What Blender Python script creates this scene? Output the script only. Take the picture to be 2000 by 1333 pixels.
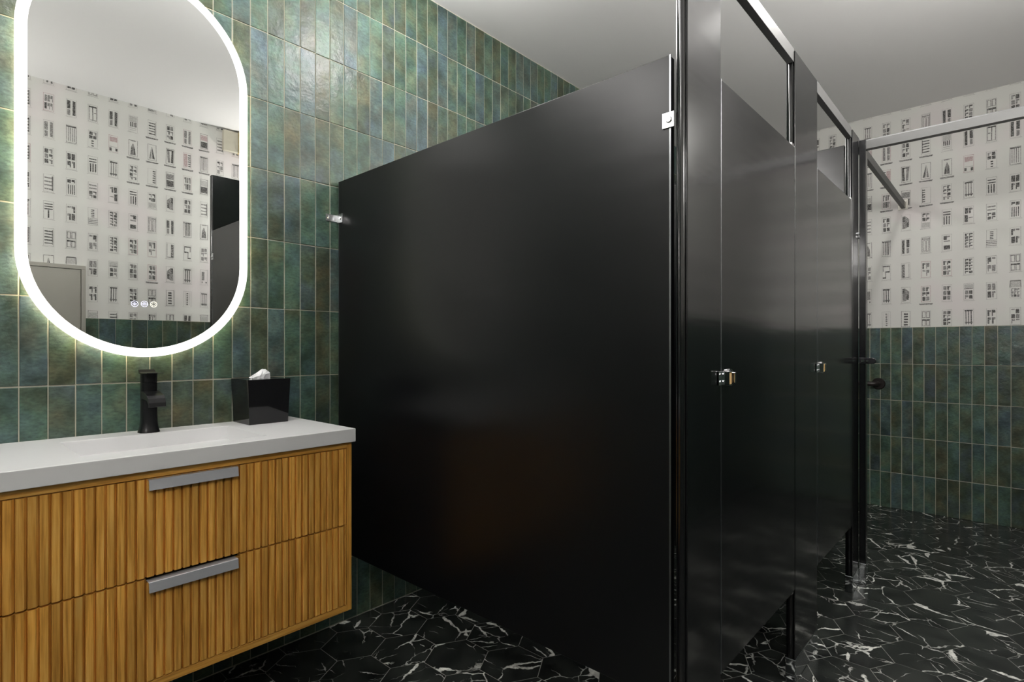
import bpy, bmesh, math, random
from mathutils import Vector, Matrix

for o in list(bpy.data.objects):
    bpy.data.objects.remove(o, do_unlink=True)
SC = bpy.context.scene
C = SC.collection

# ------------------------------------------------------------------ camera, world, exposure
CAMZ = 1.1121
YAW = 42.3214
cd = bpy.data.cameras.new('camera')
cam = bpy.data.objects.new('camera', cd)
C.objects.link(cam)
cam.location = (0, 0, CAMZ)
cam.rotation_euler = (math.radians(90), 0, math.radians(YAW - 90))
cd.sensor_width = 36
cd.lens = 1069.44 * 36 / 2000
cd.shift_y = (677.92 - 666.5) / 2000
cd.clip_start = 0.02
SC.camera = cam
w = bpy.data.worlds.new('world')
SC.world = w
w.use_nodes = True
w.node_tree.nodes['Background'].inputs[0].default_value = (0.05, 0.05, 0.055, 1)
w.node_tree.nodes['Background'].inputs[1].default_value = 0.1
SC.view_settings.view_transform = 'Standard'
SC.view_settings.look = 'None'
SC.view_settings.gamma = 1
SC.view_settings.exposure = 0.4
DOWNLIGHT_POWER = 480.0    # emission of every recessed downlight lens
FILL_GLOBE_POWER = 32.0         # added fill globes that brighten ceiling and walls
VANITY_FILL_POWER = 75.0        # added fill globe lighting the vanity front
AISLE_FILL_POWER = 110.0         # added fill globe lighting the ceiling and far end
RING_POWER = 0.85           # frosted band of the mirror
BACK_POWER = 16.0          # light strip behind the mirror

# ------------------------------------------------------------------ room sizes (metres)
YA = 2.0        # tiled wall behind the vanity
YC = -0.41      # papered wall behind the camera
XB = 4.565      # papered wall at the far end
XD = -1.6       # wall to the left, outside the frame
ZC = 2.733      # ceiling
TW, TH = 0.0615, 0.2502
YD = 0.527      # front of the stall doors
XP = 1.154      # near face of the big side panel

# ------------------------------------------------------------------ materials
def mat(name):
    m = bpy.data.materials.new(name)
    m.use_nodes = True
    nt = m.node_tree
    return m, nt, nt.nodes['Principled BSDF']

def N(nt, t, **kw):
    n = nt.nodes.new(t)
    for k, v in kw.items():
        if k.startswith('i_'):
            key = k[2:]
            key = int(key) if key.isdigit() else key
            n.inputs[key].default_value = v
        else:
            setattr(n, k, v)
    return n

def simple(name, col, rough=0.5, metal=0.0, bump=0, bscale=200, **kw):
    m, nt, b = mat(name)
    b.inputs['Base Color'].default_value = (*col, 1)
    b.inputs['Roughness'].default_value = rough
    b.inputs['Metallic'].default_value = metal
    tc = N(nt, 'ShaderNodeTexCoord')
    no = N(nt, 'ShaderNodeTexNoise')
    no.inputs['Scale'].default_value = bscale
    no.inputs['Detail'].default_value = 3
    nt.links.new(tc.outputs['Object'], no.inputs['Vector'])
    mr = N(nt, 'ShaderNodeMapRange')
    mr.inputs['To Min'].default_value = max(0.0, rough - 0.03)
    mr.inputs['To Max'].default_value = rough + 0.03
    nt.links.new(no.outputs['Fac'], mr.inputs['Value'])
    nt.links.new(mr.outputs[0], b.inputs['Roughness'])
    if bump:
        bp = N(nt, 'ShaderNodeBump')
        bp.inputs['Strength'].default_value = bump
        bp.inputs['Distance'].default_value = 0.001
        nt.links.new(no.outputs['Fac'], bp.inputs['Height'])
        nt.links.new(bp.outputs[0], b.inputs['Normal'])
    for k, v in kw.items():
        b.inputs[k].default_value = v
    return m

def emit(name, col, s):
    m, nt, b = mat(name)
    b.inputs['Base Color'].default_value = (0.8, 0.8, 0.8, 1)
    b.inputs['Emission Color'].default_value = (*col, 1)
    b.inputs['Emission Strength'].default_value = s
    return m

def tile_material():
    m, nt, b = mat('glazed_green_tile')
    L = nt.links.new
    at = N(nt, 'ShaderNodeAttribute', attribute_name='rnd')
    sep = N(nt, 'ShaderNodeSeparateXYZ')
    L(at.outputs['Vector'], sep.inputs[0])
    geo = N(nt, 'ShaderNodeNewGeometry')
    sc = N(nt, 'ShaderNodeVectorMath', operation='SCALE')
    sc.inputs['Scale'].default_value = 9.0
    L(at.outputs['Vector'], sc.inputs[0])
    ad = N(nt, 'ShaderNodeVectorMath', operation='ADD')
    L(sc.outputs[0], ad.inputs[0]); L(geo.outputs['Position'], ad.inputs[1])
    # base hue of each tile
    cr = N(nt, 'ShaderNodeValToRGB')
    e = cr.color_ramp
    e.elements[0].position = 0.0; e.elements[0].color = (0.034, 0.040, 0.028, 1)
    e.elements[1].position = 1.0; e.elements[1].color = (0.060, 0.092, 0.105, 1)
    for p_, c_ in ((0.16, (0.046, 0.050, 0.030, 1)), (0.30, (0.055, 0.076, 0.047, 1)), (0.50, (0.050, 0.094, 0.066, 1)),
                   (0.70, (0.060, 0.112, 0.082, 1)), (0.86, (0.052, 0.078, 0.080, 1))):
        k = e.elements.new(p_); k.color = c_
    L(sep.outputs[0], cr.inputs['Fac'])
    # clouding of the glaze: olive, rust and blue patches that stop at each tile's edge
    n1 = N(nt, 'ShaderNodeTexNoise'); n1.inputs['Scale'].default_value = 9; n1.inputs['Detail'].default_value = 3
    L(ad.outputs[0], n1.inputs['Vector'])
    c1 = N(nt, 'ShaderNodeValToRGB')
    e = c1.color_ramp
    e.elements[0].position = 0.30; e.elements[0].color = (0.055, 0.092, 0.125, 1)
    e.elements[1].position = 0.72; e.elements[1].color = (0.115, 0.100, 0.045, 1)
    k = e.elements.new(0.50); k.color = (0.050, 0.090, 0.062, 1)
    L(n1.outputs['Fac'], c1.inputs['Fac'])
    mx = N(nt, 'ShaderNodeMix', data_type='RGBA'); mx.inputs[0].default_value = 0.45
    L(cr.outputs[0], mx.inputs[6]); L(c1.outputs[0], mx.inputs[7])
    # fine brushed mottling
    mp = N(nt, 'ShaderNodeMapping'); mp.inputs['Scale'].default_value = (1, 1, 2.2)
    L(ad.outputs[0], mp.inputs[0])
    n2 = N(nt, 'ShaderNodeTexNoise'); n2.inputs['Scale'].default_value = 70; n2.inputs['Detail'].default_value = 5
    n2.inputs['Roughness'].default_value = 0.65
    L(mp.outputs[0], n2.inputs['Vector'])
    n3 = N(nt, 'ShaderNodeTexNoise'); n3.inputs['Scale'].default_value = 14; n3.inputs['Detail'].default_value = 2
    L(ad.outputs[0], n3.inputs['Vector'])
    ml = N(nt, 'ShaderNodeMath', operation='MULTIPLY')
    L(n2.outputs['Fac'], ml.inputs[0]); L(n3.outputs['Fac'], ml.inputs[1])
    mr = N(nt, 'ShaderNodeMapRange')
    mr.inputs['From Min'].default_value = 0.12; mr.inputs['From Max'].default_value = 0.42
    mr.inputs['To Min'].default_value = 0.50; mr.inputs['To Max'].default_value = 1.7
    L(ml.outputs[0], mr.inputs['Value'])
    mm = N(nt, 'ShaderNodeVectorMath', operation='SCALE')
    L(mx.outputs[2], mm.inputs[0]); L(mr.outputs[0], mm.inputs['Scale'])
    L(mm.outputs[0], b.inputs['Base Color'])
    b.inputs['Roughness'].default_value = 0.22
    rr = N(nt, 'ShaderNodeMapRange'); rr.inputs['To Min'].default_value = 0.26; rr.inputs['To Max'].default_value = 0.5
    L(n3.outputs['Fac'], rr.inputs['Value']); L(rr.outputs[0], b.inputs['Roughness'])
    b.inputs['Specular IOR Level'].default_value = 0.5
    n4 = N(nt, 'ShaderNodeTexNoise'); n4.inputs['Scale'].default_value = 26; n4.inputs['Detail'].default_value = 4
    n4.inputs['Roughness'].default_value = 0.6
    L(ad.outputs[0], n4.inputs['Vector'])
    bp = N(nt, 'ShaderNodeBump'); bp.inputs['Strength'].default_value = 0.5; bp.inputs['Distance'].default_value = 0.006
    L(n4.outputs['Fac'], bp.inputs['Height']); L(bp.outputs[0], b.inputs['Normal'])
    return m

def marble_material():
    m, nt, b = mat('black_veined_marble')
    L = nt.links.new
    at = N(nt, 'ShaderNodeAttribute', attribute_name='rnd')
    geo = N(nt, 'ShaderNodeNewGeometry')
    # every tile is cut from another place and turned another way
    sepr = N(nt, 'ShaderNodeSeparateXYZ'); L(at.outputs['Vector'], sepr.inputs[0])
    ang = N(nt, 'ShaderNodeMath', operation='MULTIPLY'); ang.inputs[1].default_value = 6.283
    L(sepr.outputs[2], ang.inputs[0])
    rot = N(nt, 'ShaderNodeVectorRotate', rotation_type='Z_AXIS')
    L(geo.outputs['Position'], rot.inputs['Vector']); L(ang.outputs[0], rot.inputs['Angle'])
    sc = N(nt, 'ShaderNodeVectorMath', operation='SCALE'); sc.inputs['Scale'].default_value = 23.0
    L(at.outputs['Vector'], sc.inputs[0])
    ad = N(nt, 'ShaderNodeVectorMath', operation='ADD')
    L(sc.outputs[0], ad.inputs[0]); L(rot.outputs[0], ad.inputs[1])
    # distortion
    nd = N(nt, 'ShaderNodeTexNoise'); nd.inputs['Scale'].default_value = 9; nd.inputs['Detail'].default_value = 4
    nd.inputs['Roughness'].default_value = 0.62
    L(ad.outputs[0], nd.inputs['Vector'])
    sb = N(nt, 'ShaderNodeVectorMath', operation='SUBTRACT'); sb.inputs[1].default_value = (0.5, 0.5, 0.5)
    L(nd.outputs['Color'], sb.inputs[0])
    s2 = N(nt, 'ShaderNodeVectorMath', operation='SCALE'); s2.inputs['Scale'].default_value = 0.060
    L(sb.outputs[0], s2.inputs[0])
    wv = N(nt, 'ShaderNodeVectorMath', operation='ADD')
    L(ad.outputs[0], wv.inputs[0]); L(s2.outputs[0], wv.inputs[1])
    def vein(scale, wmin, wmax, mask_scale, m0, m1, stretch):
        mp = N(nt, 'ShaderNodeMapping'); mp.inputs['Scale'].default_value = stretch
        L(wv.outputs[0], mp.inputs[0])
        vo = N(nt, 'ShaderNodeTexVoronoi', feature='DISTANCE_TO_EDGE'); vo.inputs['Scale'].default_value = scale
        L(mp.outputs[0], vo.inputs['Vector'])
        mk = N(nt, 'ShaderNodeTexNoise'); mk.inputs['Scale'].default_value = mask_scale; mk.inputs['Detail'].default_value = 2
        L(ad.outputs[0], mk.inputs['Vector'])
        wd = N(nt, 'ShaderNodeMapRange'); wd.inputs['From Min'].default_value = m0; wd.inputs['From Max'].default_value = m1
        wd.inputs['To Min'].default_value = wmin; wd.inputs['To Max'].default_value = wmax
        L(mk.outputs['Fac'], wd.inputs['Value'])
        df = N(nt, 'ShaderNodeMath', operation='SUBTRACT')
        L(wd.outputs[0], df.inputs[0]); L(vo.outputs['Distance'], df.inputs[1])
        sm = N(nt, 'ShaderNodeMapRange'); sm.inputs['From Min'].default_value = -0.003; sm.inputs['From Max'].default_value = 0.007
        L(df.outputs[0], sm.inputs['Value'])
        return sm.outputs[0]
    v1 = vein(5.0, -0.012, 0.027, 5.0, 0.40, 0.66, (1, 1, 1))
    v2 = vein(9.0, -0.016, 0.020, 7.0, 0.42, 0.62, (1.4, 0.6, 1))
    v3 = vein(3.6, -0.060, 0.060, 8.0, 0.46, 0.76, (0.6, 1.5, 1))
    h2 = N(nt, 'ShaderNodeMath', operation='MULTIPLY'); h2.inputs[1].default_value = 0.55
    L(v2, h2.inputs[0])
    a = N(nt, 'ShaderNodeMath', operation='MAXIMUM'); L(v1, a.inputs[0]); L(h2.outputs[0], a.inputs[1])
    a2 = N(nt, 'ShaderNodeMath', operation='MAXIMUM'); L(a.outputs[0], a2.inputs[0]); L(v3, a2.inputs[1])
    nb = N(nt, 'ShaderNodeTexNoise'); nb.inputs['Scale'].default_value = 60; nb.inputs['Detail'].default_value = 4
    L(ad.outputs[0], nb.inputs['Vector'])
    br = N(nt, 'ShaderNodeMapRange'); br.inputs['From Min'].default_value = 0.35; br.inputs['From Max'].default_value = 0.6
    br.inputs['To Min'].default_value = 0.55; br.inputs['To Max'].default_value = 1
    L(nb.outputs['Fac'], br.inputs['Value'])
    fm = N(nt, 'ShaderNodeMath', operation='MULTIPLY'); L(a2.outputs[0], fm.inputs[0]); L(br.outputs[0], fm.inputs[1])
    # dark clouding
    nc = N(nt, 'ShaderNodeTexNoise'); nc.inputs['Scale'].default_value = 12; nc.inputs['Detail'].default_value = 5
    L(wv.outputs[0], nc.inputs['Vector'])
    cr = N(nt, 'ShaderNodeValToRGB')
    cr.color_ramp.elements[0].position = 0.35; cr.color_ramp.elements[0].color = (0.010, 0.011, 0.011, 1)
    cr.color_ramp.elements[1].position = 0.75; cr.color_ramp.elements[1].color = (0.036, 0.040, 0.036, 1)
    L(nc.outputs['Fac'], cr.inputs['Fac'])
    mx = N(nt, 'ShaderNodeMix', data_type='RGBA')
    L(fm.outputs[0], mx.inputs[0]); L(cr.outputs[0], mx.inputs[6]); mx.inputs[7].default_value = (0.80, 0.80, 0.75, 1)
    L(mx.outputs[2], b.inputs['Base Color'])
    b.inputs['Roughness'].default_value = 0.2
    bp = N(nt, 'ShaderNodeBump'); bp.inputs['Strength'].default_value = 0.12; bp.inputs['Distance'].default_value = 0.002
    n5 = N(nt, 'ShaderNodeTexNoise'); n5.inputs['Scale'].default_value = 30
    L(ad.outputs[0], n5.inputs['Vector']); L(n5.outputs['Fac'], bp.inputs['Height']); L(bp.outputs[0], b.inputs['Normal'])
    return m

def wood_material():
    m, nt, b = mat('ochre_bamboo_wood')
    L = nt.links.new
    at = N(nt, 'ShaderNodeAttribute', attribute_name='rnd')
    tc = N(nt, 'ShaderNodeNewGeometry')
    sc = N(nt, 'ShaderNodeVectorMath', operation='SCALE'); sc.inputs['Scale'].default_value = 7
    L(at.outputs['Vector'], sc.inputs[0])
    ad = N(nt, 'ShaderNodeVectorMath', operation='ADD')
    L(sc.outputs[0], ad.inputs[0]); L(tc.outputs['Position'], ad.inputs[1])
    # grain runs along z in slats, along x in rails: rnd.z > 0.5 marks rails
    sep = N(nt, 'ShaderNodeSeparateXYZ'); L(at.outputs['Vector'], sep.inputs[0])
    gt = N(nt, 'ShaderNodeMath', operation='GREATER_THAN'); gt.inputs[1].default_value = 0.5
    L(sep.outputs[2], gt.inputs[0])
    m1 = N(nt, 'ShaderNodeMapping'); m1.inputs['Scale'].default_value = (1, 1, 0.035)
    m2 = N(nt, 'ShaderNodeMapping'); m2.inputs['Scale'].default_value = (0.035, 1, 1)
    L(ad.outputs[0], m1.inputs[0]); L(ad.outputs[0], m2.inputs[0])
    mv = N(nt, 'ShaderNodeMix', data_type='VECTOR')
    L(gt.outputs[0], mv.inputs[0]); L(m1.outputs[0], mv.inputs[4]); L(m2.outputs[0], mv.inputs[5])
    n = N(nt, 'ShaderNodeTexNoise'); n.inputs['Scale'].default_value = 170; n.inputs['Detail'].default_value = 5
    n.inputs['Roughness'].default_value = 0.6
    L(mv.outputs[1], n.inputs['Vector'])
    n2 = N(nt, 'ShaderNodeTexNoise'); n2.inputs['Scale'].default_value = 5; n2.inputs['Detail'].default_value = 2
    L(ad.outputs[0], n2.inputs['Vector'])
    cr = N(nt, 'ShaderNodeValToRGB')
    e = cr.color_ramp
    e.elements[0].position = 0.30; e.elements[0].color = (0.42, 0.185, 0.028, 1)
    e.elements[1].position = 0.72; e.elements[1].color = (0.84, 0.49, 0.13, 1)
    k = e.elements.new(0.5); k.color = (0.70, 0.345, 0.062, 1)
    L(n.outputs['Fac'], cr.inputs['Fac'])
    mr = N(nt, 'ShaderNodeMapRange'); mr.inputs['To Min'].default_value = 0.80; mr.inputs['To Max'].default_value = 1.15
    L(sep.outputs[0], mr.inputs['Value'])
    mr2 = N(nt, 'ShaderNodeMapRange'); mr2.inputs['From Min'].default_value = 0.3; mr2.inputs['From Max'].default_value = 0.7
    mr2.inputs['To Min'].default_value = 0.86; mr2.inputs['To Max'].default_value = 1.12
    L(n2.outputs['Fac'], mr2.inputs['Value'])
    mu = N(nt, 'ShaderNodeMath', operation='MULTIPLY'); L(mr.outputs[0], mu.inputs[0]); L(mr2.outputs[0], mu.inputs[1])
    s = N(nt, 'ShaderNodeVectorMath', operation='SCALE'); L(cr.outputs[0], s.inputs[0]); L(mu.outputs[0], s.inputs['Scale'])
    L(s.outputs[0], b.inputs['Base Color'])
    b.inputs['Roughness'].default_value = 0.42
    bp = N(nt, 'ShaderNodeBump'); bp.inputs['Strength'].default_value = 0.25; bp.inputs['Distance'].default_value = 0.0006
    L(n.outputs['Fac'], bp.inputs['Height']); L(bp.outputs[0], b.inputs['Normal'])
    return m

def steel_black(name='black_satin_steel', r0=0.13, r1=0.18, spec=0.8):
    # dark satin sheet whose faint roll marks draw reflections out sideways
    m, nt, b = mat(name)
    L = nt.links.new
    b.inputs['Base Color'].default_value = (0.004, 0.0042, 0.005, 1)
    b.inputs['Roughness'].default_value = 0.2
    b.inputs['Specular IOR Level'].default_value = spec
    geo = N(nt, 'ShaderNodeNewGeometry')
    mp = N(nt, 'ShaderNodeMapping'); mp.inputs['Scale'].default_value = (0.5, 0.5, 5.5)
    L(geo.outputs['Position'], mp.inputs[0])
    n = N(nt, 'ShaderNodeTexNoise'); n.inputs['Scale'].default_value = 3.2; n.inputs['Detail'].default_value = 2
    L(mp.outputs[0], n.inputs['Vector'])
    bp = N(nt, 'ShaderNodeBump'); bp.inputs['Strength'].default_value = 0.15; bp.inputs['Distance'].default_value = 0.004
    L(n.outputs['Fac'], bp.inputs['Height']); L(bp.outputs[0], b.inputs['Normal'])
    n2 = N(nt, 'ShaderNodeTexNoise'); n2.inputs['Scale'].default_value = 2.5; n2.inputs['Detail'].default_value = 4
    L(geo.outputs['Position'], n2.inputs['Vector'])
    mr = N(nt, 'ShaderNodeMapRange'); mr.inputs['From Min'].default_value = 0.3; mr.inputs['From Max'].default_value = 0.7
    mr.inputs['To Min'].default_value = r0; mr.inputs['To Max'].default_value = r1
    L(n2.outputs['Fac'], mr.inputs['Value']); L(mr.outputs[0], b.inputs['Roughness'])
    return m

def paper_material():
    m, nt, b = mat('off_white_wallpaper')
    L = nt.links.new
    geo = N(nt, 'ShaderNodeNewGeometry')
    n = N(nt, 'ShaderNodeTexNoise'); n.inputs['Scale'].default_value = 2.2; n.inputs['Detail'].default_value = 2
    L(geo.outputs['Position'], n.inputs['Vector'])
    cr = N(nt, 'ShaderNodeValToRGB')
    e = cr.color_ramp
    e.elements[0].position = 0.38; e.elements[0].color = (0.700, 0.692, 0.660, 1)
    e.elements[1].position = 0.66; e.elements[1].color = (0.735, 0.690, 0.680, 1)
    k = e.elements.new(0.52); k.color = (0.715, 0.715, 0.675, 1)
    L(n.outputs['Fac'], cr.inputs['Fac']); L(cr.outputs[0], b.inputs['Base Color'])
    b.inputs['Roughness'].default_value = 0.75
    return m

def ink(name, col, fade):
    # hatched drawing ink: paper shows through in small flecks
    m, nt, b = mat(name)
    L = nt.links.new
    geo = N(nt, 'ShaderNodeNewGeometry')
    n = N(nt, 'ShaderNodeTexNoise'); n.inputs['Scale'].default_value = 190; n.inputs['Detail'].default_value = 3
    n.inputs['Roughness'].default_value = 0.7
    L(geo.outputs['Position'], n.inputs['Vector'])
    mr = N(nt, 'ShaderNodeMapRange'); mr.inputs['From Min'].default_value = 0.47; mr.inputs['From Max'].default_value = 0.70
    mr.inputs['To Min'].default_value = 0.0; mr.inputs['To Max'].default_value = fade
    L(n.outputs['Fac'], mr.inputs['Value'])
    mx = N(nt, 'ShaderNodeMix', data_type='RGBA')
    mx.inputs[6].default_value = (*col, 1); mx.inputs[7].default_value = (0.70, 0.70, 0.665, 1)
    L(mr.outputs[0], mx.inputs[0]); L(mx.outputs[2], b.inputs['Base Color'])
    b.inputs['Roughness'].default_value = 0.75
    return m

M = {}
M['tile'] = tile_material()
M['grout'] = simple('cream_grout', (0.48, 0.445, 0.36), 0.8, bump=0.2, bscale=300)
M['floor_grout'] = simple('grey_floor_grout', (0.30, 0.30, 0.27), 0.6, bump=0.2, bscale=300)
M['marble'] = marble_material()
M['wood'] = wood_material()
M['steel'] = steel_black()
M['steel_side'] = steel_black('black_brushed_steel', 0.29, 0.34, 0.42)
M['paper'] = paper_material()
M['ink_dark'] = ink('dark_ink', (0.055, 0.052, 0.05), 0.55)
M['ink_mid'] = ink('grey_ink', (0.20, 0.19, 0.185), 0.8)
M['ink_light'] = ink('faint_ink', (0.46, 0.45, 0.43), 0.8)
M['ink_pink'] = ink('rose_ink', (0.46, 0.33, 0.33), 0.8)
M['ceiling'] = simple('painted_ceiling', (0.82, 0.815, 0.81), 0.9, bump=0.1, bscale=80)
M['plaster'] = simple('painted_wall', (0.55, 0.55, 0.53), 0.9, bump=0.1, bscale=80)
M['quartz'] = simple('pale_grey_quartz', (0.66, 0.66, 0.665), 0.32, bump=0.05, bscale=90)
M['clip'] = simple('satin_chrome_clip', (0.50, 0.51, 0.52), 0.3, 1.0)
M['chrome'] = simple('chrome', (0.80, 0.80, 0.82), 0.07, 1.0)
M['shoe'] = simple('polished_stainless', (0.62, 0.64, 0.66), 0.09, 1.0)
M['satin'] = simple('satin_stainless', (0.44, 0.42, 0.38), 0.42, 0.6, bump=0.02, bscale=40)
M['lip'] = simple('steel_lip', (0.30, 0.31, 0.32), 0.32, 1.0)
M['alu'] = simple('satin_aluminium_rail', (0.09, 0.09, 0.089), 0.5, 0.1)
M['gun'] = simple('grey_anodised_pull', (0.46, 0.47, 0.50), 0.45, 0.5, bump=0.15, bscale=500)
M['matte_black'] = simple('matte_black_tap', (0.006, 0.006, 0.007), 0.30, **{'Specular IOR Level': 0.35})
M['bronze'] = simple('dark_bronze_bar', (0.022, 0.017, 0.016), 0.4, 0.3)
M['resin'] = simple('gloss_black_resin', (0.008, 0.008, 0.009), 0.06)
M['tissue'] = simple('white_tissue', (0.82, 0.82, 0.84), 0.9, bump=0.3, bscale=160)
M['inset'] = simple('tan_inset', (0.55, 0.36, 0.15), 0.6)
M['beige'] = simple('beige_plastic', (0.55, 0.52, 0.42), 0.5)
M['tan_plastic'] = simple('yellowed_plastic', (0.60, 0.50, 0.28), 0.5)
M['dark'] = simple('black_plastic_and_gap_shade', (0.01, 0.01, 0.012), 0.25)
M['mirror'] = simple('mirror_glass', (0.74, 0.75, 0.74), 0.0, 1.0)
M['mirror'].node_tree.nodes['Principled BSDF'].inputs['Roughness'].default_value = 0.0
for l in list(M['mirror'].node_tree.links):
    if l.to_socket.name == 'Roughness':
        M['mirror'].node_tree.links.remove(l)
M['ring'] = emit('frosted_light_band', (1.0, 0.985, 0.93), RING_POWER)
M['back'] = emit('warm_light_strip', (1.0, 0.86, 0.56), BACK_POWER)
M['lens'] = emit('downlight_lens', (1.0, 0.975, 0.945), DOWNLIGHT_POWER)
M['globe'] = emit('fill_globe_glow', (1.0, 0.975, 0.945), FILL_GLOBE_POWER)
M['fill_vanity'] = emit('vanity_fill_glow', (1.0, 0.975, 0.945), VANITY_FILL_POWER)
M['fill_aisle'] = emit('aisle_fill_glow', (1.0, 0.975, 0.945), AISLE_FILL_POWER)
M['icon'] = emit('lit_touch_icon', (0.62, 0.62, 0.95), 0.8)
M['icon_warm'] = emit('lit_touch_icon_warm', (0.95, 0.90, 0.72), 0.8)

# ------------------------------------------------------------------ mesh builder
class MB:
    def __init__(s):
        s.v = []; s.f = []; s.m = []; s.r = []
    def quad(s, pts, m=0, r=(0, 0, 0)):
        n = len(s.v); s.v += [tuple(p) for p in pts]; s.f.append(tuple(range(n, n + len(pts)))); s.m.append(m); s.r.append(r)
    def box(s, x0, y0, z0, x1, y1, z1, m=0, r=(0, 0, 0)):
        n = len(s.v)
        s.v += [(x0,y0,z0),(x1,y0,z0),(x1,y1,z0),(x0,y1,z0),(x0,y0,z1),(x1,y0,z1),(x1,y1,z1),(x0,y1,z1)]
        for f in ((0,3,2,1),(4,5,6,7),(0,1,5,4),(1,2,6,5),(2,3,7,6),(3,0,4,7)):
            s.f.append(tuple(n + i for i in f)); s.m.append(m); s.r.append(r)
        return s
    def prism(s, poly, fn, t0, t1, m=0, r=(0, 0, 0), caps=True):
        """poly: 2-D outline; fn(a,b,t) -> point; extruded from t0 to t1"""
        n = len(s.v); k = len(poly)
        for t in (t0, t1):
            for a, b in poly: s.v.append(tuple(fn(a, b, t)))
        for i in range(k):
            j = (i + 1) % k
            s.f.append((n + i, n + j, n + k + j, n + k + i)); s.m.append(m); s.r.append(r)
        if caps:
            s.f.append(tuple(n + i for i in reversed(range(k)))); s.m.append(m); s.r.append(r)
            s.f.append(tuple(n + k + i for i in range(k))); s.m.append(m); s.r.append(r)
        return s
    def rings(s, rings, m=0, cap0=True, cap1=True):
        n = len(s.v); k = len(rings[0])
        for rg in rings: s.v += [tuple(p) for p in rg]
        for q in range(len(rings) - 1):
            for i in range(k):
                j = (i + 1) % k
                s.f.append((n+q*k+i, n+q*k+j, n+(q+1)*k+j, n+(q+1)*k+i)); s.m.append(m); s.r.append((0,0,0))
        if cap0: s.f.append(tuple(n + i for i in reversed(range(k)))); s.m.append(m); s.r.append((0,0,0))
        if cap1: s.f.append(tuple(n + (len(rings)-1)*k + i for i in range(k))); s.m.append(m); s.r.append((0,0,0))
        return s
    def cyl(s, p0, p1, r0, r1=None, n=24, m=0):
        r1 = r0 if r1 is None else r1
        p0 = Vector(p0); p1 = Vector(p1); d = (p1 - p0).normalized()
        u = d.orthogonal().normalized(); v = d.cross(u)
        R = []
        for p, r in ((p0, r0), (p1, r1)):
            R.append([p + (u*math.cos(2*math.pi*i/n) + v*math.sin(2*math.pi*i/n))*r for i in range(n)])
        return s.rings(R, m)
    def tube(s, pts, r, n=16, m=0):
        pts = [Vector(p) for p in pts]; R = []
        d0 = (pts[1]-pts[0]).normalized(); u = d0.orthogonal().normalized()
        for i, p in enumerate(pts):
            d = (pts[min(i+1, len(pts)-1)] - pts[max(i-1, 0)]).normalized()
            u = (u - d*u.dot(d)).normalized(); v = d.cross(u)
            R.append([p + (u*math.cos(2*math.pi*k/n) + v*math.sin(2*math.pi*k/n))*r for k in range(n)])
        return s.rings(R, m)
    def build(s, name, mats, parent=None, bevel=0, smooth=False, fix=True, angle=38):
        me = bpy.data.meshes.new(name)
        me.from_pydata(s.v, [], s.f)
        for m_ in (mats if isinstance(mats, (list, tuple)) else [mats]): me.materials.append(m_)
        for p, mi in zip(me.polygons, s.m): p.material_index = mi
        a = me.attributes.new('rnd', 'FLOAT_VECTOR', 'FACE')
        a.data.foreach_set('vector', [c for r in s.r for c in r])
        if fix:
            bm = bmesh.new(); bm.from_mesh(me); bmesh.ops.recalc_face_normals(bm, faces=bm.faces); bm.to_mesh(me); bm.free()
        o = bpy.data.objects.new(name, me)
        C.objects.link(o)
        if parent is not None:
            o.parent = parent
            o.matrix_parent_inverse = Matrix.Translation(-parent.location) if parent.type == 'EMPTY' else Matrix()
        if smooth:
            for p in me.polygons: p.use_smooth = True
            md = o.modifiers.new('edge', 'EDGE_SPLIT'); md.split_angle = math.radians(angle)
        if bevel:
            md = o.modifiers.new('bevel', 'BEVEL'); md.width = bevel; md.segments = 3; md.limit_method = 'ANGLE'
            md.angle_limit = math.radians(30); md.harden_normals = False
        return o

def tag(o, label, cat, group=None):
    o['label'] = label; o['category'] = cat
    if group: o['group'] = group
    return o
def thing(name, loc, label, cat, group=None):
    o = bpy.data.objects.new(name, None); C.objects.link(o)
    o.location = loc; o.empty_display_size = 0.05
    bpy.context.view_layer.update()
    o['kind'] = 'thing'
    return tag(o, label, cat, group)
def struct(o):
    o['kind'] = 'structure'; return o
def boxobj(name, b, m, parent=None, bevel=0):
    return MB().box(*b).build(name, m, parent, bevel)
def copy_thing(root, delta, label):
    r = root.copy(); C.objects.link(r); r.location = Vector(root.location) + Vector(delta); r['label'] = label
    for ch in list(root.children):
        c = ch.copy(); C.objects.link(c); c.parent = r
        for g in list(ch.children):
            d = g.copy(); C.objects.link(d); d.parent = c
    return r

# ------------------------------------------------------------------ tiled and papered walls
rng = random.Random(11)

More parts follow.
